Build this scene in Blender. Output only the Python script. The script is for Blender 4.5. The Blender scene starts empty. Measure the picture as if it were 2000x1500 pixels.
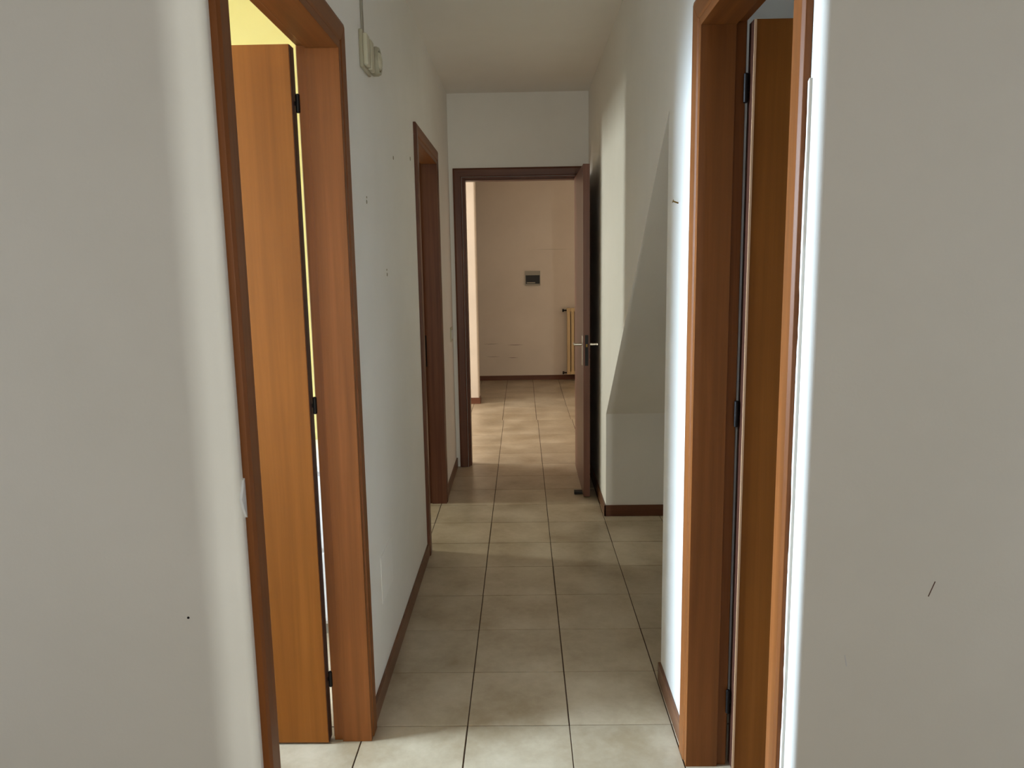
import bpy, bmesh, math, random
from mathutils import Vector, Matrix
random.seed(7)
S = bpy.context.scene
COL = S.collection

# ------------------------------------------------------------------ camera
F_PX = 1489.77
PITCH, YAW, ROLL = 0.153999922, -0.0153198168, -0.0162835759
cy, sy, cp, sp, cr, sr = math.cos(YAW), math.sin(YAW), math.cos(PITCH), math.sin(PITCH), math.cos(ROLL), math.sin(ROLL)
fwd = Vector((sy*cp, cy*cp, -sp)); rgt = Vector((cy, -sy, 0)); up = rgt.cross(fwd)
r_ = cr*rgt + sr*up; u_ = -sr*rgt + cr*up
cam = bpy.data.cameras.new('camera'); cam.lens = F_PX/2000*36; cam.sensor_width = 36; cam.clip_start = 0.02
co = bpy.data.objects.new('camera', cam); COL.objects.link(co)
co.matrix_world = Matrix(((r_.x, u_.x, -fwd.x, 0), (r_.y, u_.y, -fwd.y, 0), (r_.z, u_.z, -fwd.z, 1.5), (0, 0, 0, 1)))
S.camera = co

# ------------------------------------------------------------------ world, lights, exposure
w = bpy.data.worlds.new('sky'); S.world = w; w.use_nodes = True
w.node_tree.nodes['Background'].inputs[0].default_value = (0.75, 0.86, 1.0, 1)
w.node_tree.nodes['Background'].inputs[1].default_value = 1.0
S.view_settings.view_transform = 'Standard'; S.view_settings.look = 'None'
S.view_settings.gamma = 1; S.view_settings.use_curve_mapping = False
S.view_settings.exposure = 0.16
S.cycles.max_bounces = 8; S.cycles.diffuse_bounces = 6; S.cycles.glossy_bounces = 4
S.cycles.sample_clamp_indirect = 4

def window_light(name, loc, direction, sx, sz, power, color, spread=180):
    l = bpy.data.lights.new(name, 'AREA'); l.shape = 'RECTANGLE'; l.size = sx; l.size_y = sz
    l.energy = power; l.color = color; l.spread = math.radians(spread)
    o = bpy.data.objects.new(name, l); COL.objects.link(o); o.location = loc
    o.rotation_euler = Vector(direction).to_track_quat('-Z', 'Y').to_euler()
    return o
# daylight in the window openings, with added fill lamps marked below
LIGHTS = [
    ('daylight_room_left',   (-3.14, 1.86, 1.60), (1, 0, -.32), 0.78, 1.80, 88, (0.64, 0.83, 1.0), 68),
    ('fill_light_room_left_back', (-3.14, 2.93, 1.70), (1, .15, .25), 0.45, 1.6, 36, (1.0, 0.98, 0.85), 150),  # added fill to brighten the yellow wall behind the door leaf
    ('daylight_room_middle', (-3.84, 4.64, 1.62), (1, 0, -.08), 0.36, 0.92, 31, (0.95, 1.0, 0.88), 120),
    ('daylight_far_room',    (-3.84, 6.85, 1.60), (1, 0, 0), 1.30, 1.30, 110, (1.0, 0.97, 0.90)),
    ('fill_light_right_room',  (2.94, 1.90, 1.55), (-1, 0, 0), 0.50, 0.80, 0.7, (0.75, 0.88, 1.0)),  # dim lamp added to lift the dark right room
    ('fill_light_hall_left',   (-1.35, -0.52, 1.45), (0, 1, 0), 1.10, 1.70, 3.8, (0.97, 0.98, 1.0)),  # made-up hall window light, evens out the front walls
    ('fill_light_hall_right',  (1.35, -0.52, 1.45), (0, 1, 0), 1.10, 1.70, 2.45, (1.0, 0.98, 0.97)),  # second made-up hall light for the front walls
    ('beam_light_entrance',    (0.34, -3.94, 1.45), (0, 1, 0), 0.08, 1.60, 54, (0.97, 1.0, 0.90)),  # made-up narrow source, throws a beam band on the left front wall
]
for a in LIGHTS: window_light(*a)

# ------------------------------------------------------------------ materials
def nt(name):
    m = bpy.data.materials.new(name); m.use_nodes = True
    n = m.node_tree; return m, n, n.nodes['Principled BSDF']
def srgb(r, g, b):
    f = lambda c: ((c/255+0.055)/1.055)**2.4 if c > 10.3 else c/255/12.92
    return (f(r), f(g), f(b), 1)
def plain(name, c, rough=0.5, metal=0.0):
    m, n, b = nt(name); b.inputs['Base Color'].default_value = srgb(*c)
    b.inputs['Roughness'].default_value = rough; b.inputs['Metallic'].default_value = metal
    tc = n.nodes.new('ShaderNodeTexCoord'); no = n.nodes.new('ShaderNodeTexNoise'); no.inputs['Scale'].default_value = 40
    mr = n.nodes.new('ShaderNodeMapRange'); mr.inputs[3].default_value = max(0, rough-.06); mr.inputs[4].default_value = min(1, rough+.06)
    n.links.new(tc.outputs['Object'], no.inputs['Vector']); n.links.new(no.outputs[0], mr.inputs[0]); n.links.new(mr.outputs[0], b.inputs['Roughness'])
    return m
def plaster(name, c1, c2, bump=0.15, rough=0.75):
    m, n, b = nt(name); tc = n.nodes.new('ShaderNodeTexCoord')
    no = n.nodes.new('ShaderNodeTexNoise'); no.inputs['Scale'].default_value = 1.3; no.inputs['Detail'].default_value = 5; no.inputs['Roughness'].default_value = .6
    cr_ = n.nodes.new('ShaderNodeValToRGB'); cr_.color_ramp.elements[0].position = .35; cr_.color_ramp.elements[1].position = .68
    cr_.color_ramp.elements[0].color = srgb(*c1); cr_.color_ramp.elements[1].color = srgb(*c2)
    n2 = n.nodes.new('ShaderNodeTexNoise'); n2.inputs['Scale'].default_value = 160; n2.inputs['Detail'].default_value = 3
    n3 = n.nodes.new('ShaderNodeTexNoise'); n3.inputs['Scale'].default_value = 9; n3.inputs['Detail'].default_value = 3
    ad = n.nodes.new('ShaderNodeMath'); ad.operation = 'MULTIPLY_ADD'; ad.inputs[1].default_value = 2.5
    bp = n.nodes.new('ShaderNodeBump'); bp.inputs['Strength'].default_value = bump; bp.inputs['Distance'].default_value = .0012
    of = n.nodes.new('ShaderNodeMapping'); of.inputs['Location'].default_value = (.37, .61, .43); of.inputs['Rotation'].default_value = (.5, .3, .2)
    n.links.new(tc.outputs['Object'], of.inputs[0])
    for q in (no, n2, n3): n.links.new(of.outputs[0], q.inputs['Vector'])
    n.links.new(no.outputs[0], cr_.inputs[0]); n.links.new(cr_.outputs[0], b.inputs['Base Color'])
    n.links.new(n3.outputs[0], ad.inputs[0]); n.links.new(n2.outputs[0], ad.inputs[2])
    n.links.new(ad.outputs[0], bp.inputs['Height']); n.links.new(bp.outputs[0], b.inputs['Normal'])
    b.inputs['Roughness'].default_value = rough
    return m
def wood(name, c1, c2, c3, rough=0.35, axis='Z', scale=1.0):
    """veneer with grain running along AXIS"""
    m, n, b = nt(name); tc = n.nodes.new('ShaderNodeTexCoord'); mp = n.nodes.new('ShaderNodeMapping')
    s = [38*scale, 38*scale, 38*scale]; s['XYZ'.index(axis)] = 1.1*scale
    mp.inputs['Scale'].default_value = s
    no = n.nodes.new('ShaderNodeTexNoise'); no.inputs['Scale'].default_value = 1.0; no.inputs['Detail'].default_value = 7; no.inputs['Roughness'].default_value = .62; no.inputs['Distortion'].default_value = .3
    cr_ = n.nodes.new('ShaderNodeValToRGB'); e = cr_.color_ramp.elements
    e[0].position = .25; e[0].color = srgb(*c1); e[1].position = .75; e[1].color = srgb(*c3)
    k = e.new(.5); k.color = srgb(*c2)
    n2 = n.nodes.new('ShaderNodeTexNoise'); n2.inputs['Scale'].default_value = 2.2
    mx = n.nodes.new('ShaderNodeMix'); mx.data_type = 'RGBA'; mx.blend_type = 'MULTIPLY'
    cr2 = n.nodes.new('ShaderNodeValToRGB'); cr2.color_ramp.elements[0].color = (.84, .84, .84, 1); cr2.color_ramp.elements[0].position = .3; cr2.color_ramp.elements[1].position = .7
    mx.inputs[0].default_value = .8
    bp = n.nodes.new('ShaderNodeBump'); bp.inputs['Strength'].default_value = .08; bp.inputs['Distance'].default_value = .0006
    n.links.new(tc.outputs['Object'], mp.inputs[0]); n.links.new(mp.outputs[0], no.inputs['Vector']); n.links.new(tc.outputs['Object'], n2.inputs['Vector'])
    n.links.new(no.outputs[0], cr_.inputs[0]); n.links.new(n2.outputs[0], cr2.inputs[0])
    n.links.new(cr_.outputs[0], mx.inputs[6]); n.links.new(cr2.outputs[0], mx.inputs[7]); n.links.new(mx.outputs[2], b.inputs['Base Color'])
    n.links.new(no.outputs[0], bp.inputs['Height']); n.links.new(bp.outputs[0], b.inputs['Normal'])
    b.inputs['Roughness'].default_value = rough; b.inputs['Specular IOR Level'].default_value = .2
    return m
def tile_mat():
    m, n, b = nt('ceramic_tile'); g = n.nodes.new('ShaderNodeNewGeometry')
    no = n.nodes.new('ShaderNodeTexNoise'); no.inputs['Scale'].default_value = 4.5; no.inputs['Detail'].default_value = 1.5; no.inputs['Roughness'].default_value = .4
    n4 = n.nodes.new('ShaderNodeTexNoise'); n4.inputs['Scale'].default_value = 26; n4.inputs['Detail'].default_value = 5; n4.inputs['Roughness'].default_value = .65
    ad = n.nodes.new('ShaderNodeMath'); ad.operation = 'MULTIPLY_ADD'; ad.inputs[1].default_value = .45
    rg = n.nodes.new('ShaderNodeMapRange'); rg.inputs[1].default_value = .45; rg.inputs[2].default_value = 1.0
    cr_ = n.nodes.new('ShaderNodeMix'); cr_.data_type = 'RGBA'; cr_.inputs[6].default_value = srgb(152, 134, 108); cr_.inputs[7].default_value = srgb(192, 177, 154)
    n.links.new(n4.outputs[0], ad.inputs[0]); n.links.new(no.outputs[0], ad.inputs[2]); n.links.new(ad.outputs[0], rg.inputs[0])
    oi = n.nodes.new('ShaderNodeObjectInfo'); mr = n.nodes.new('ShaderNodeMapRange'); mr.inputs[3].default_value = .93; mr.inputs[4].default_value = 1.04
    vm = n.nodes.new('ShaderNodeVectorMath'); vm.operation = 'SCALE'
    n2 = n.nodes.new('ShaderNodeTexNoise'); n2.inputs['Scale'].default_value = 70; n2.inputs['Detail'].default_value = 2
    r2 = n.nodes.new('ShaderNodeMapRange'); r2.inputs[3].default_value = .30; r2.inputs[4].default_value = .38
    of = n.nodes.new('ShaderNodeMapping'); of.inputs['Location'].default_value = (.37, .61, .43); of.inputs['Rotation'].default_value = (.6, .35, .2)
    n.links.new(g.outputs['Position'], of.inputs[0])
    n.links.new(of.outputs[0], no.inputs['Vector']); n.links.new(of.outputs[0], n2.inputs['Vector'])
    n.links.new(rg.outputs[0], cr_.inputs[0]); n.links.new(of.outputs[0], n4.inputs['Vector']); n.links.new(oi.outputs['Random'], mr.inputs[0])
    n.links.new(cr_.outputs[2], vm.inputs[0]); n.links.new(mr.outputs[0], vm.inputs['Scale']); n.links.new(vm.outputs[0], b.inputs['Base Color'])
    n.links.new(no.outputs[0], r2.inputs[0]); n.links.new(r2.outputs[0], b.inputs['Roughness'])
    bp = n.nodes.new('ShaderNodeBump'); bp.inputs['Strength'].default_value = .05; bp.inputs['Distance'].default_value = .001
    n.links.new(n2.outputs[0], bp.inputs['Height']); n.links.new(bp.outputs[0], b.inputs['Normal'])
    return m
M = dict(
    wall=plaster('wall_paint', (234, 231, 225), (241, 238, 233)),
    warm=plaster('far_room_paint', (212, 199, 184), (220, 207, 192)),
    yellow=plaster('yellow_paint', (214, 204, 136), (222, 212, 146)),
    ceil=plaster('ceiling_paint', (234, 230, 224), (240, 236, 230), .08),
    frame=wood('door_frame_wood', (104, 60, 27), (122, 71, 32), (138, 82, 40), .42),
    frameY=wood('door_frame_wood_along', (104, 60, 27), (122, 71, 32), (138, 82, 40), .42, 'Y'),
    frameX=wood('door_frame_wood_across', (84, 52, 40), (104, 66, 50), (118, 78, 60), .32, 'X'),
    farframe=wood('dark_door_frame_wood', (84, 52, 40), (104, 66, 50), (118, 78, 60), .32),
    leaf=wood('door_leaf_veneer', (124, 70, 18), (136, 79, 23), (148, 88, 30), .5, 'Z', .8),
    leafdark=wood('dark_door_leaf_veneer', (96, 62, 50), (112, 74, 60), (124, 84, 70), .36),
    edge=wood('door_edge_shade', (58, 34, 26), (72, 44, 34), (82, 52, 40), .4),  # darker wood that paints in the shade of the unlit hinge edges
    edgelight=plain('edge_banding', (205, 165, 130), .4),
    baseY=wood('baseboard_wood_along', (98, 64, 44), (112, 76, 54), (126, 86, 62), .35, 'Y'),
    baseX=wood('baseboard_wood_across', (92, 56, 42), (106, 68, 50), (118, 78, 58), .35, 'X'),
    black=plain('blackened_metal', (24, 20, 20), .45, .6),
    chrome=plain('satin_nickel', (215, 208, 196), .22, 1.0),
    ivory=plain('ivory_plastic', (196, 190, 166), .3),
    shell=plain('yellowed_plastic', (168, 161, 138), .35),
    dark=plain('smoked_plastic', (9, 10, 11), .55),
    grey=plain('grey_plastic', (150, 144, 130), .5),
    grout=plain('grout', (74, 54, 38), .9),
    rad=plain('radiator_enamel', (206, 178, 132), .35),
    white=plain('white_laquer', (232, 234, 236), .4),
    chalk=plaster('raw_plaster', (205, 205, 208), (228, 228, 230), .5, .9),
    scuff=plain('scuff', (108, 84, 74), .9),
    hole=plain('filled_hole', (150, 142, 118), .9),
    brass=plain('brass', (120, 92, 40), .4, .8),
    glass=plain('window_glass', (220, 230, 240), .05),
    tile=tile_mat(),
)
M['glass'].node_tree.nodes['Principled BSDF'].inputs['Transmission Weight'].default_value = 1.0

# ------------------------------------------------------------------ helpers
def link(name, me, parent=None, **p):
    o = bpy.data.objects.new(name, me); COL.objects.link(o)
    if parent: o.parent = parent
    for k, v in p.items(): o[k] = v
    return o
def empty(name, loc=(0, 0, 0), **p):
    o = bpy.data.objects.new(name, None); COL.objects.link(o); o.location = loc; o.empty_display_size = .1
    for k, v in p.items(): o[k] = v
    return o
class B:
    """collects shapes into ONE mesh; coordinates are world, the object's origin is put at ORG"""
    def __init__(s): s.bm = bmesh.new()
    def prism(s, pts, h0, h1, f):
        """closed outline PTS (2-D) run from h0 to h1 (numbers or functions of the point); f(a, b, h) gives the world point"""
        g = lambda h, p: h(p) if callable(h) else h
        lo = [s.bm.verts.new(f(p[0], p[1], g(h0, p))) for p in pts]; hi = [s.bm.verts.new(f(p[0], p[1], g(h1, p))) for p in pts]
        n = len(pts); s.bm.faces.new(lo); s.bm.faces.new(hi[::-1])
        for i in range(n): s.bm.faces.new((lo[i], hi[i], hi[(i+1) % n], lo[(i+1) % n]))
        return s
    def box(s, x0, x1, y0, y1, z0, z1):
        return s.prism([(x0, y0), (x1, y0), (x1, y1), (x0, y1)], z0, z1, lambda a, b, h: (a, b, h))
    def lathe(s, prof, c, axis, seg=28):
        """profile [(r, t)] spun about AXIS through c"""
        ax = Vector(axis).normalized(); a = ax.orthogonal().normalized(); b = ax.cross(a); c = Vector(c)
        rings = []
        for r, t in prof:
            if r < 1e-6: rings.append([s.bm.verts.new(c+ax*t)])
            else: rings.append([s.bm.verts.new(c+ax*t+(a*math.cos(k*2*math.pi/seg)+b*math.sin(k*2*math.pi/seg))*r) for k in range(seg)])
        for p, q in zip(rings, rings[1:]):
            for k in range(seg):
                l = (k+1) % seg
                if len(p) == 1 and len(q) > 1: s.bm.faces.new((p[0], q[k], q[l]))
                elif len(q) == 1 and len(p) > 1: s.bm.faces.new((p[k], q[0], p[l]))
                elif len(p) > 1: s.bm.faces.new((p[k], q[k], q[l], p[l]))
        return s
    def rod(s, p, q, r, seg=14):
        p, q = Vector(p), Vector(q); L = (q-p).length; e = min(r*.35, L*.2)
        return s.lathe([(0, 0), (r-e, 0), (r, e), (r, L-e), (r-e, L), (0, L)], p, q-p, seg)
    def make(s, name, mat, parent=None, org=None, bevel=0, smooth=False, seg=2, **p):
        bmesh.ops.remove_doubles(s.bm, verts=s.bm.verts, dist=1e-6)
        bmesh.ops.recalc_face_normals(s.bm, faces=s.bm.faces)
        if bevel: bmesh.ops.bevel(s.bm, geom=[e for e in s.bm.edges if e.is_manifold and e.calc_face_angle(0) > .35], offset=bevel, segments=seg, profile=.6, affect='EDGES', clamp_overlap=True)
        o0 = Vector(org) if org is not None else None
        if o0 is None and parent is not None: o0 = Vector((0, 0, 0))
        if o0 is None: o0 = Vector((0, 0, 0))
        if o0.length: bmesh.ops.translate(s.bm, verts=s.bm.verts, vec=-o0)
        if smooth:
            for f in s.bm.faces: f.smooth = True
            for e in s.bm.edges:
                if e.is_manifold and e.calc_face_angle(0) > .7: e.smooth = False
        me = bpy.data.meshes.new(name); s.bm.to_mesh(me); s.bm.free(); me.materials.append(mat)
        o = link(name, me, None, **p); 
        if parent is not None:
            base = Vector((0, 0, 0)); q = parent
            while q is not None: base += q.location; q = q.parent
            o.parent = parent; o.location = o0-base
        else: o.location = o0
        return o
ST = 'structure'
H_CEIL = 2.705
XL, XR = -.515, .485          # faces of the corridor's two side walls
YF = 5.62                     # face of the wall at the corridor's end
OPH = 2.125                   # height of the raw openings
YZ = lambda x0: (lambda a, b, h: (h, a, b))     # outline in (y, z), run along x
XZ = lambda a, b, h: (a, h, b)                  # outline in (x, z), run along y

# ------------------------------------------------------------------ shell
floor = B().box(-4.2, 3.2, -4.2, 10.3, -.12, -.0035).make('floor', M['grout'], kind=ST, label='beige ceramic tiled floor running through the corridor', category='floor')
B().box(-4.2, 3.2, -4.2, 10.3, H_CEIL, H_CEIL+.1).make('ceiling', M['ceil'], kind=ST, label='plain off white corridor ceiling', category='ceiling')

def wall_outline(u0, u1, holes, top=H_CEIL):
    pts = [(u0, 0)]
    for a, b, h in holes: pts += [(a, 0), (a, h), (b, h), (b, 0)]
    return pts + [(u1, 0), (u1, top), (u0, top)]
D1 = (1.402, 2.235); D2 = (3.895, 4.705); D3 = (1.398, 2.10); DF = (-.402, .402)
g = .022
wl = B().prism(wall_outline(1.345, YF, [(D1[0]-g, D1[1]+g, OPH), (D2[0]-g, D2[1]+g, OPH)]), XL-.10, XL, YZ(0)).make(
    'wall_left', M['wall'], kind=ST, label='off white corridor wall on the left with two door openings', category='wall')
po = [(1.345, 0), (D3[0]-g, 0), (D3[0]-g, OPH), (D3[1]+g, OPH), (D3[1]+g, 0), (2.59, 0), (2.59, 1.99), (4.43, .625), (4.43, 0), (YF, 0), (YF, H_CEIL), (1.345, H_CEIL)]
wr = B().prism(po, XR, XR+.10, YZ(0)).make('wall_right', M['wall'], kind=ST, label='off white corridor wall on the right with the sloping edge under the stairs', category='wall')
wf = B().prism(wall_outline(-3.9, 1.7, [(DF[0]-g, DF[1]+g, OPH)]), YF, YF+.10, XZ).make(
    'wall_far', M['wall'], kind=ST, label='off white wall at the end of the corridor around the open door', category='wall')
def corner_wall(name, xs, s, y0, lab):
    """front-facing wall whose corner towards the corridor is rounded; s = +1 corner at its right end"""
    R = .016; pts = [(xs-s*1.75, y0)]
    for k in range(11):
        t = k/10*math.pi/2; pts.append((xs-s*R+s*R*math.sin(t), y0+R-R*math.cos(t)))
    pts += [(xs, 1.345), (xs-s*.10, 1.345), (xs-s*.10, 1.395), (xs-s*1.75, 1.395)]
    return B().prism(pts, 0, H_CEIL, lambda a, b, h: (a, b, h)).make(name, M['wall'], kind=ST, label=lab, category='wall')
wfl = corner_wall('wall_front_left', XL, 1, 1.318, 'grey lit plaster wall in the left foreground beside the first door')
wfr = corner_wall('wall_front_right', XR, -1, 1.300, 'grey plaster wall in the right foreground with a rounded corner')
# rest of the front hall and the entrance behind the camera
def window_wall(name, y0z, hole, run, fn, mat, lab):
    """wall with one raised window hole, built from four slabs"""
    (u0, u1), (a, b, z0, z1) = y0z, hole; m = B()
    m.prism([(u0, 0), (a, 0), (a, H_CEIL), (u0, H_CEIL)], *run, fn); m.prism([(b, 0), (u1, 0), (u1, H_CEIL), (b, H_CEIL)], *run, fn)
    m.prism([(a, 0), (b, 0), (b, z0), (a, z0)], *run, fn); m.prism([(a, z1), (b, z1), (b, H_CEIL), (a, H_CEIL)], *run, fn)
    return m.make(name, mat, kind=ST, label=lab, category='wall')
YZf = lambda a, b, h: (h, a, b)
hb = B()
for (x0, x1, z0, z1) in [(-2.265, -1.9, 0, H_CEIL), (-.8, -.25, 0, H_CEIL), (.42, .8, 0, H_CEIL), (1.9, 2.235, 0, H_CEIL), (-1.9, -.8, 0, .6), (-1.9, -.8, 2.3, H_CEIL),
                         (.8, 1.9, 0, .6), (.8, 1.9, 2.3, H_CEIL), (-.25, .42, 2.15, H_CEIL)]:
    hb.box(x0, x1, -.65, -.55, z0, z1)
hb.make('wall_hall_back', M['wall'], kind=ST, label='unseen hall wall behind the viewer, doorway and windows shaped for the light', category='wall')  # unseen; doorway jambs placed to trim the entrance beam
B().box(-2.365, -2.265, -.65, 1.395, 0, H_CEIL).make('wall_hall_left', M['wall'], kind=ST, label='left end wall of the front hall', category='wall')
B().box(2.235, 2.335, -.65, 1.395, 0, H_CEIL).make('wall_hall_right', M['wall'], kind=ST, label='right end wall of the front hall', category='wall')
B().box(-1.3, -1.2, -4.1, -.65, 0, H_CEIL).make('wall_entrance_left', M['wall'], kind=ST, label='left wall of the entrance behind the viewer', category='wall')
B().box(1.2, 1.3, -4.1, -.65, 0, H_CEIL).make('wall_entrance_right', M['wall'], kind=ST, label='right wall of the entrance behind the viewer', category='wall')
window_wall('wall_entrance_back', (-1.2, 1.2), (.26, .42, .6, 2.3), (-4.1, -4.0), XZ, M['wall'], 'unseen end wall of the entrance with a slot window added for the beam')  # slot opening made up to hold the beam lamp
# rooms on the left
window_wall('wall_left_room_outer', (1.395, 3.40), (1.45, 3.20, .50, 2.58), (-3.3, -3.2), YZf, M['yellow'], 'outer wall of the yellow room with its window')
window_wall('wall_middle_room_outer', (3.50, YF), (4.40, 4.88, 1.10, 2.14), (-4.0, -3.9), YZf, M['wall'], 'outer wall of the middle room with its window')
B().box(-3.9, XL-.10, 3.40, 3.50, 0, H_CEIL).make('wall_left_room_back', M['yellow'], kind=ST, label='pale yellow wall seen over the open left door', category='wall')
B().box(-4.0, -2.265, 1.325, 1.395, 0, H_CEIL).make('wall_left_room_front', M['wall'], kind=ST, label='front wall of the yellow room', category='wall')
# far room
window_wall('wall_far_room_outer', (YF+.1, 10.0), (6.15, 7.55, .90, 2.30), (-4.0, -3.9), YZf, M['warm'], 'outer wall of the far room with its window')
wb = B().box(-4.0, 1.7, 10.0, 10.1, 0, H_CEIL).make('wall_back', M['warm'], kind=ST, label='beige end wall of the far room carrying the fuse panel', category='wall')
B().box(1.6, 1.7, YF+.1, 10.0, 0, H_CEIL).make('wall_far_room_right', M['warm'], kind=ST, label='right wall of the far room', category='wall')
pts = [(-3.9, 8.28)]
for k in range(7):
    t = k/6*math.pi/2; pts.append((-.487-.02+.02*math.sin(t), 8.28+.02-.02*math.cos(t)))
pts += [(-.487, 8.42), (-3.9, 8.42)]
B().prism(pts, 0, H_CEIL, lambda a, b, h: (a, b, h)).make('wall_partition', M['warm'], kind=ST, label='brightly lit end of a partition seen through the far doorway', category='wall')
# rooms on the right, niche under the stairs
B().box(XR+.10, 3.1, 2.49, 2.59, 0, H_CEIL).make('wall_right_room_back', M['wall'], kind=ST, label='bluish grey wall seen over the open right door', category='wall')
window_wall('wall_right_room_outer', (1.395, 2.49), (1.60, 2.20, 1.10, 2.00), (3.0, 3.1), YZf, M['wall'], 'outer wall of the right room with a small added window')
B().box(2.235, 3.1, 1.325, 1.395, 0, H_CEIL).make('wall_right_room_front', M['wall'], kind=ST, label='front wall of the right room', category='wall')
B().prism([(4.43, 0), (4.53, 0), (4.53, .60), (4.43, .625)], XR+.10, 1.5, YZf).make('wall_niche_back', M['wall'], kind=ST, label='low back wall of the niche under the stairs', category='wall')
B().box(1.5, 1.6, 2.59, YF, 0, H_CEIL).make('wall_niche_right', M['wall'], kind=ST, label='inner side wall of the niche under the stairs', category='wall')
B().prism([(2.59, 1.99), (4.43, .625), (4.53, .60), (4.53, .75), (2.59, 2.14)], XR+.10, 1.5, YZf).make('trim_stair_soffit', M['wall'], kind=ST, label='sloping plaster underside of the stairs over the niche', category='soffit')

# windows (behind the light openings; frames and panes)
def window(n, fn, a, b, z0, z1, mull, lab):
    w_ = empty('window_%d' % n, fn((a+b)/2, 0, z0), kind=ST, label=lab, category='window')
    m = B(); t = .05
    for (p, q, c, d) in [(a, a+t, z0, z1), (b-t, b, z0, z1), (a+t, b-t, z0, z0+t), (a+t, b-t, z1-t, z1)] + [(k-t/2, k+t/2, z0+t, z1-t) for k in mull]:
        m.prism([(p, c), (q, c), (q, d), (p, d)], .02, .06, lambda u, z, h: fn(u, h, z))
    m.make('window_frame', M['white'], w_, org=w_.location)
    B().prism([(a+t, z0+t), (b-t, z0+t), (b-t, z1-t), (a+t, z1-t)], .036, .042, lambda u, z, h: fn(u, h, z)).make('pane', M['glass'], w_, org=w_.location)
lw = lambda u, d, z: (-3.9-d, u, z)
window(1, lambda u, d, z: (-3.2-d, u, z), 1.45, 3.20, .50, 2.58, [2.32, 2.66], 'tall window lighting the yellow room')  # bay past the door leaf widened for the added back wall fill
window(2, lw, 4.40, 4.88, 1.10, 2.14, [], 'narrow window lighting the middle room')
window(3, lw, 6.15, 7.55, .90, 2.30, [6.85], 'wide window lighting the far room')
window(4, lambda u, d, z: (3.0+d, u, z), 1.60, 2.20, 1.10, 2.00, [], 'unseen small window added to light the right room')
window(5, lambda u, d, z: (u, -.56-d, z), -1.9, -.8, .6, 2.3, [-1.35], 'unseen left hall window added to light the front walls')
window(6, lambda u, d, z: (u, -.56-d, z), .8, 1.9, .6, 2.3, [1.35], 'unseen right hall window added to light the front walls')
window(7, lambda u, d, z: (u, -4.0-d, z), .26, .42, .6, 2.3, [], 'unseen slot window added behind the viewer for a light beam')

# ------------------------------------------------------------------ floor tiles
T = .33592; TX0, TY0 = -.20003, 2.3155
tb = B().box(-T/2+.0018, T/2-.0023, -T/2+.0018, T/2-.0023, -.009, 0)
TILE = tb.make('tile', M['tile'], bevel=.0009, seg=1).data
bpy.data.objects.remove(bpy.data.objects['tile'])
rest = bmesh.new()
def tile(i, j, sx=0.0, single=True):
    x, y = TX0+(i+.5)*T+sx, TY0+(j+.5)*T
    if single:
        o = link('tile', TILE, floor); o.location = (x+random.uniform(-.0005, .0005), y, random.uniform(-.0006, .0002)); return
    h = T/2-.0023; v = [rest.verts.new((x+a*h, y+b*h, -.0003)) for a, b in ((-1, -1), (1, -1), (1, 1), (-1, 1))]; rest.faces.new(v)
for i in range(-11, 9):
    for j in range(-18, 23):
        x, y = TX0+(i+.5)*T, TY0+(j+.5)*T
        corr = -1 <= i <= 2 and -4 <= j <= 9
        niche = 2 <= i <= 4 and 0 <= j <= 6
        door = i in (-3, -2) and -3 <= j <= -1 or i == 2 and -3 <= j <= -1
        far = -2 <= i <= 3 and 10 <= j <= 22
        if corr and i == 2 and j > 6 or i == -1 and corr and False: continue
        if corr or niche or door or far: tile(i, j, -.012 if j >= 15 else 0)
        else: tile(i, j, 0, False)
bmesh.ops.recalc_face_normals(rest, faces=rest.faces)
me = bpy.data.meshes.new('distant_tiles'); rest.to_mesh(me); rest.free(); me.materials.append(M['tile'])
link('distant_tiles', me, floor, kind='stuff')

# ------------------------------------------------------------------ doors
CAS = [(.024, 0), (.024, -.011), (.030, -.0155), (.072, -.0165), (.084, -.012), (.084, 0)]
LIN = [(0, -.013), (0, .080), (.009, .080), (.009, .108), (.0215, .108), (.0215, -.013)]
def door(n, fn, u0, u1, H, s0, s1, mats, lab, casH=1.0):
    """fn(u, d, z): u along the wall, d through it away from the casing face; s0/s1 scale the casing widths"""
    org = Vector(fn((u0+u1)/2, 0, 0))
    D = empty('door_%d' % n, org, kind=ST, label=lab, category='door')
    vert, along = mats
    def side(prof, name, mir, sc, dz=lambda a: a):
        f = (lambda a, d, z: fn(u1+a*sc, d, z)) if mir else (lambda a, d, z: fn(u0-a*sc, d, z))
        B().prism(prof, 0.0, lambda p: H+dz(p[0]), f).make(name, vert, D, org=org, bevel=.0012)
    for m_, s_ in ((False, s0), (True, s1)):
        side(CAS, 'side_casing', m_, s_, lambda a: a*casH)
        side(LIN, 'jamb', m_, 1)
        side([(a, .1-d) for a, d in CAS], 'side_casing', m_, s_ if s_ < 1 else 1)
    def head(prof, name, sa, sb, k=1.0):
        m = B(); lo = [m.bm.verts.new(fn(u0-a*sa, d, H+a*k)) for a, d in prof]; hi = [m.bm.verts.new(fn(u1+a*sb, d, H+a*k)) for a, d in prof]
        q = len(prof); m.bm.faces.new(lo); m.bm.faces.new(hi[::-1])
        for i in range(q): m.bm.faces.new((lo[i], hi[i], hi[(i+1) % q], lo[(i+1) % q]))
        m.make(name, along, D, org=org, bevel=.0012)
    head(CAS, 'head_casing', s0, s1, casH); head(LIN, 'head_jamb', 1, 1); head([(a, .1-d) for a, d in CAS], 'head_casing', min(s0, 1), 1)
    return D
fnL = lambda u, d, z: (XL-d, u, z)
fnR = lambda u, d, z: (XR+d, u, z)
fnF = lambda u, d, z: (u, YF+.10-d, z)
H_OP = 2.108
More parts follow.
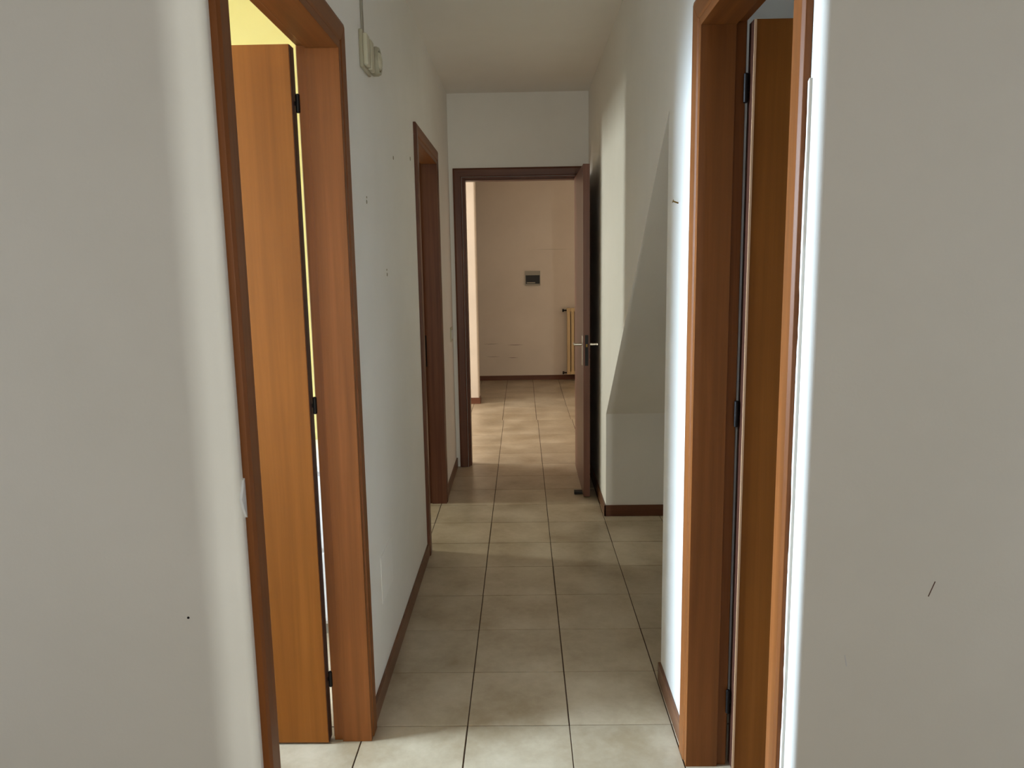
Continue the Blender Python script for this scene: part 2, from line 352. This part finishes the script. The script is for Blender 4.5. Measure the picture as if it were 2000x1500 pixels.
d1 = door(1, fnL, D1[0], D1[1], H_OP, .70, 1.0, (M['frame'], M['frameY']), 'open wooden door and frame in the left foreground')
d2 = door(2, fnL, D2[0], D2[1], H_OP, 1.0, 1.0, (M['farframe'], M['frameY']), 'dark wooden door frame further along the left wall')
d3 = door(3, fnR, D3[0], D3[1], H_OP, .70, 1.15, (M['frame'], M['frameY']), 'open wooden door and sunlit frame in the right foreground')
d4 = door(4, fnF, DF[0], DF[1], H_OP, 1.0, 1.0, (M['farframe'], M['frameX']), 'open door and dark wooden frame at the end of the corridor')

def leaf(D, x0, x1, y0, y1, mat, z1=2.112):
    o = B().box(x0, x1, y0, y1, .006, z1).make('door_leaf', mat, D, org=(x0, y0, 0), bevel=.0015)
    return o
def hinge(L, x, y, z, dx, h=.052):
    m = B(); m.rod((x, y, z-h/2), (x, y, z+h/2), .0062); m.box(min(x, x+dx), max(x, x+dx), y-.0015, y+.0015, z-.006, z+.006)
    m.make('hinge', M['black'], L, org=(x, y, z), smooth=True)
def lever(L, px, y, z, s, ydir):
    """handle on a leaf face whose outward normal is s*x, arm towards ydir"""
    m = B(); m.box(min(px, px+s*.004), max(px, px+s*.004), y-.020, y+.020, .862, 1.052)
    pl = m.make('handle_plate', M['chrome'], L, org=(px, y, z), bevel=.0015)
    m = B(); m.rod((px+s*.003, y, z), (px+s*.052, y, z), .0095, 18)
    a = [Vector((px+s*.050, y-ydir*.008, z)), Vector((px+s*.053, y+ydir*.05, z)), Vector((px+s*.046, y+ydir*.115, z-.002))]
    m.rod(a[0], a[1], .0085, 16); m.rod(a[1], a[2], .0080, 16)
    m.make('handle', M['chrome'], L, org=(px, y, z), smooth=True)
# first left door: opened at right angles into the yellow room
L1 = leaf(d1, -.637-.80, -.637, 2.221, 2.262, M['leaf'], 2.116)
B().box(-.638, -.6355, 2.222, 2.261, .007, 2.115).make('edge_band', M['edge'], L1, org=(-.637, 2.24, 0), label='hinge edge with its shade painted as dark wood')  # thin dark sheet over the leaf's edge, standing for shade
for z in (1.962, 1.095, .212): hinge(L1, -.6265, 2.243, z, -.012)
# second left door: opened into the middle room
L2 = leaf(d2, -.637-.79, -.637, 3.855, 3.896, M['leafdark'])
for z in (1.95, 1.095, .25): hinge(L2, -.6265, 3.875, z, -.012)
B().box(XL-.1045, XL-.0835, D2[1]+.0085, D2[1]+.0095, .885, 1.08).make('strike_plate', M['black'], d2, org=(XL-.09, D2[1]+.009, .98), bevel=.0003)
# right door: opened at right angles into the right room
L3 = leaf(d3, .606, .606+.70, 2.080, 2.121, M['leaf'], 2.114)
B().box(.6035, .6062, 2.0805, 2.1205, .007, 2.113).make('edge_band', M['edge'], L3, org=(.606, 2.1, 0), label='hinge edge, shade put into a dark wood colour')
B().box(.6040, .6105, 2.0775, 2.0802, .007, 2.113).make('lipping', M['edgelight'], L3, org=(.606, 2.08, 0), bevel=.0008, label='thin pale worn lipping along the hinge edge')
for z in (1.95, 1.08, .21): hinge(L3, .5935, 2.103, z, .012, .075)
# door at the end of the corridor: opened back towards the viewer along the right wall
L4 = leaf(d4, .381, .422, 4.80, 5.592, M['leafdark'], 2.106)
lever(L4, .381, 4.862, .995, -1, 1); lever(L4, .422, 4.862, .995, 1, 1)
B().box(.391, .412, 4.7975, 4.801, .865, 1.060).make('lock_faceplate', M['black'], L4, org=(.4, 4.8, .96), bevel=.0008)
B().box(.396, .407, 4.790, 4.799, .985, 1.003).make('latch', M['brass'], L4, org=(.4, 4.8, .99), bevel=.001)
for z in (1.95, 1.095, .25):
    m = B(); m.rod((.405, 5.600, z-.028), (.405, 5.600, z+.028), .006); m.make('hinge', M['black'], L4, org=(.405, 5.6, z), smooth=True)

# ------------------------------------------------------------------ baseboards
BH = .068
def base(name, x0, x1, y0, y1, mat, lab, h=BH):
    return B().box(x0, x1, y0, y1, 0, h).make(name, mat, org=((x0+x1)/2, (y0+y1)/2, 0), bevel=.0025, kind=ST, label=lab, category='baseboard')
base('baseboard_left', XL, XL+.011, D1[1]+.085, D2[0]-.085, M['baseY'], 'brown wooden baseboard on the left between the two doors')
base('baseboard_left_end', XL, XL+.011, D2[1]+.085, YF, M['baseY'], 'short brown baseboard between the second left door and the end wall')
base('baseboard_right', XR-.011, XR, D3[1]+.098, 2.592, M['baseY'], 'short brown baseboard beside the right door frame')
base('baseboard_right_end', XR-.011, XR, 4.419, YF, M['baseY'], 'brown baseboard behind the open end door')
base('baseboard_niche', XR-.011, 1.5, 4.419, 4.43, M['baseX'], 'dark brown baseboard on the back of the niche')
base('baseboard_back', -3.9, 1.6, 9.989, 10.0, M['baseX'], 'dark brown baseboard on the end wall of the far room', .062)
base('baseboard_partition', -3.9, -.477, 8.269, 8.28, M['baseX'], 'brown baseboard around the lit partition')
base('baseboard_partition_side', -.487, -.476, 8.28, 8.42, M['baseY'], 'brown baseboard on the side of the partition')

# ------------------------------------------------------------------ wall fittings
# box with two rockers, high on the left wall
e = empty('door_chime', (XL, 2.655, 2.235), label='ivory chime box with two upright bars high on the left wall', category='door chime')
B().box(XL, XL+.012, 2.585, 2.725, 2.142, 2.260).make('back_plate', M['shell'], e, org=(XL, 2.655, 2.235), bevel=.005, seg=3)
for y in (2.618, 2.690):
    B().box(XL+.010, XL+.026, y-.024, y+.024, 2.152, 2.250).make('chime_bar', M['ivory'], e, org=(XL, y, 2.235), bevel=.006, seg=3)
e = empty('wall_lamp', (XL, 2.802, 2.212), label='small round ivory bulkhead lamp beside the chime box', category='lamp')
B().lathe([(0, 0), (.046, 0), (.049, .005), (.049, .020), (.044, .029), (.036, .028), (.035, .021), (0, .021)], (XL, 2.802, 2.212), (1, 0, 0), 40).make('rim', M['shell'], e, org=(XL, 2.802, 2.212), smooth=True)
B().lathe([(.031, .0205), (.029, .029), (.022, .034), (.012, .036), (0, .0365)], (XL, 2.802, 2.212), (1, 0, 0), 36).make('diffuser', M['ivory'], e, org=(XL, 2.802, 2.212), smooth=True)
B().box(XL, XL+.007, 2.628, 2.650, 2.260, H_CEIL).make('cable_duct', M['grey'], org=(XL, 2.64, 2.292), bevel=.002, label='thin grey cable duct running up from the chime box to the ceiling', category='cable duct')
e = empty('light_switch', (XL, 5.44, 1.022), label='small ivory switch plate between the second left door and the end wall', category='switch')
B().box(XL, XL+.008, 5.385, 5.495, .972, 1.072).make('switch_plate', M['ivory'], e, org=(XL, 5.44, 1.022), bevel=.003)
B().box(XL+.007, XL+.013, 5.420, 5.460, .990, 1.054).make('rocker', M['white'], e, org=(XL, 5.44, 1.022), bevel=.003)
e = B().box(XL, XL+.0022, 2.565, 2.785, .312, .485).make('cover_plate', M['wall'], org=(XL, 2.675, .4), bevel=.001, label='painted over junction cover low on the left wall', category='cover plate')
# small marks and plugs on the left wall
for y, z, r in ((2.601, 1.718, .007), (3.187, 1.939, .008), (3.675, 2.001, .010), (2.935, 1.474, .007), (2.93, 1.492, .004), (2.604, 1.733, .004)):
    B().lathe([(0, 0), (r, 0), (r*.9, .0012), (r*.5, .0016), (0, .0012)], (XL, y, z), (1, 0, 0), 12).make('filled_hole', M['hole'], wl, org=(XL, y, z))
B().lathe([(0, 0), (.0024, 0), (.002, .001), (0, .001)], (-.625, 1.318, .867), (0, -1, 0), 10).make('filled_hole', M['black'], wfl, org=(-.625, 1.318, .867))
# nail in the right wall
m = B(); m.rod((XR, 2.415, 1.682), (XR-.016, 2.415, 1.688), .0022, 8); m.lathe([(0, 0), (.005, 0), (.005, .0015), (0, .002)], (XR-.016, 2.415, 1.688), (-1, 0, .3), 12)
m.make('nail', M['brass'], org=(XR, 2.415, 1.682), label='small nail in the bright strip of right wall', category='nail')
# scratches on the right front wall
for (x, z, l, a) in ((.724, .917, .030, .35), (.578, .781, .022, -.2)):
    B().box(-.0009, .0009, 0, .0006, -l/2, l/2).make('scratch', M['scuff'] if a > 0 else M['chalk'], wfr).location = (x, 1.2996, z)
    o = wfr.children[-1] if len(wfr.children) else None
    o.rotation_euler[1] = a
# broken plaster edge along the right casing, and a chip on the left
def ragged(name, x, y, sgn, z0, z1, wmin, wmax, parent, mat, step=.012, t=.0172):
    m = B(); z = z0; prev = None; k = 0; a = []
    while z < z1: a.append((z, random.uniform(wmin, wmax)*(0.5+0.5*math.sin(z*9)**2))); z += step*random.uniform(.5, 1.6)
    pts = [(y, z0)] + [(y+wd, z) for z, wd in a] + [(y, a[-1][0]+.004)]
    m.prism(pts, x, x+sgn*t, YZf).make(name, mat, parent)
ragged('broken_plaster_edge', XR+.001, 1.330, -1, .02, 1.80, .009, .014, wfr, M['wall'], t=.006)
B().prism([(1.323, 1.090), (1.331, 1.104), (1.338, 1.122), (1.351, 1.128), (1.351, 1.045), (1.340, 1.052), (1.330, 1.070)], XL-.001, XL+.004, YZf).make('chipped_plaster', M['chalk'], wfl)

# ------------------------------------------------------------------ far room
e = empty('fuse_panel', (.138, 10.0, 1.33), label='recessed fuse panel with dark window on the far end wall', category='fuse box')
m = B()
for a in ((.040, .236, 1.372, 1.428), (.040, .236, 1.240, 1.262), (.040, .048, 1.262, 1.372), (.228, .236, 1.262, 1.372)): m.box(a[0], a[1], 9.984, 10.0, a[2], a[3])
m.make('housing', M['grey'], e, org=(.138, 10, 1.33))
B().box(.048, .228, 9.988, 9.994, 1.262, 1.372).make('window_flap', M['dark'], e, org=(.138, 10, 1.33), bevel=.001)
B().box(.060, .170, 9.9862, 9.9885, 1.270, 1.283).make('latch', M['grey'], e, org=(.138, 10, 1.33))
e = empty('radiator', (.9, 9.93, 0), label='tall beige column radiator on the end wall of the far room', category='radiator')
for k in range(12):
    x = .575+k*.052; m = B()
    m.box(x, x+.040, 9.885, 9.915, .085, .935); m.box(x, x+.040, 9.945, 9.970, .085, .935)
    m.box(x-.004, x+.048, 9.880, 9.972, .900, .945); m.box(x-.004, x+.048, 9.880, 9.972, .080, .120)
    m.make('column', M['rad'], e, org=(x, 9.93, .08), bevel=.006)
for z in (.915, .10):
    m = B(); m.rod((.535, 9.925, z), (.573, 9.925, z), .009); m.rod((.535, 9.925, z), (.515, 9.925, z), .020, 18); m.rod((.535, 9.925, z), (.535, 9.988, z), .009)
    m.make('valve', M['black'], e, org=(.545, 9.925, z), smooth=True)
for (x0, x1, z, t) in ((-.515, -.325, .484, .004), (-.205, .0, .468, .006), (-.485, -.31, .316, .004), (-.2, -.07, .298, .005), (.14, .66, 1.700, .003)):
    m = B(); n = 9; a = [(x0+(x1-x0)*k/n, z+random.uniform(-.002, .002)) for k in range(n+1)]
    pts = [(x, zz+t*math.sin(math.pi*min(max(k/n, .08), .92))/2) for k, (x, zz) in enumerate(a)] + [(x, zz-t*math.sin(math.pi*min(max(k/n, .08), .92))/2) for k, (x, zz) in reversed(list(enumerate(a)))]
    m.prism(pts, 9.9992, 10.0, XZ).make('scuff_mark', M['scuff'] if z < 1 else M['hole'], wb)
# rubber wedge at the foot of the end door
B().prism([(4.872, 0), (4.905, 0), (4.905, .022), (4.872, .016)], .325, .379, YZf).make('door_stop', M['black'], org=(.35, 4.89, 0), bevel=.002, label='small black wedge at the foot of the end door', category='door stop')
# white chest glimpsed through the gap behind the first left door
e = empty('low_chest', (-1.15, 3.15, 0), label='low white chest glimpsed through the gap behind the left door', category='chest')
B().box(-1.55, -.72, 2.95, 3.38, .05, .70).make('body', M['white'], e, org=(-1.15, 3.15, 0), bevel=.004)
B().box(-1.57, -.70, 2.93, 3.39, .70, .73).make('top', M['white'], e, org=(-1.15, 3.15, 0), bevel=.004)
B().box(-1.53, -.74, 2.97, 3.36, 0, .05).make('plinth', M['grey'], e, org=(-1.15, 3.15, 0))
for z0, z1 in ((.07, .36), (.38, .68)):
    dr = B().box(-1.53, -.74, 2.935, 2.95, z0, z1).make('drawer', M['white'], e, org=(-1.15, 2.94, z0), bevel=.002)
    B().lathe([(0, 0), (.006, 0), (.006, .015), (.014, .02), (.012, .028), (0, .03)], (-1.14, 2.935, (z0+z1)/2), (0, -1, 0), 16).make('knob', M['chrome'], dr, org=(-1.14, 2.93, (z0+z1)/2), smooth=True)
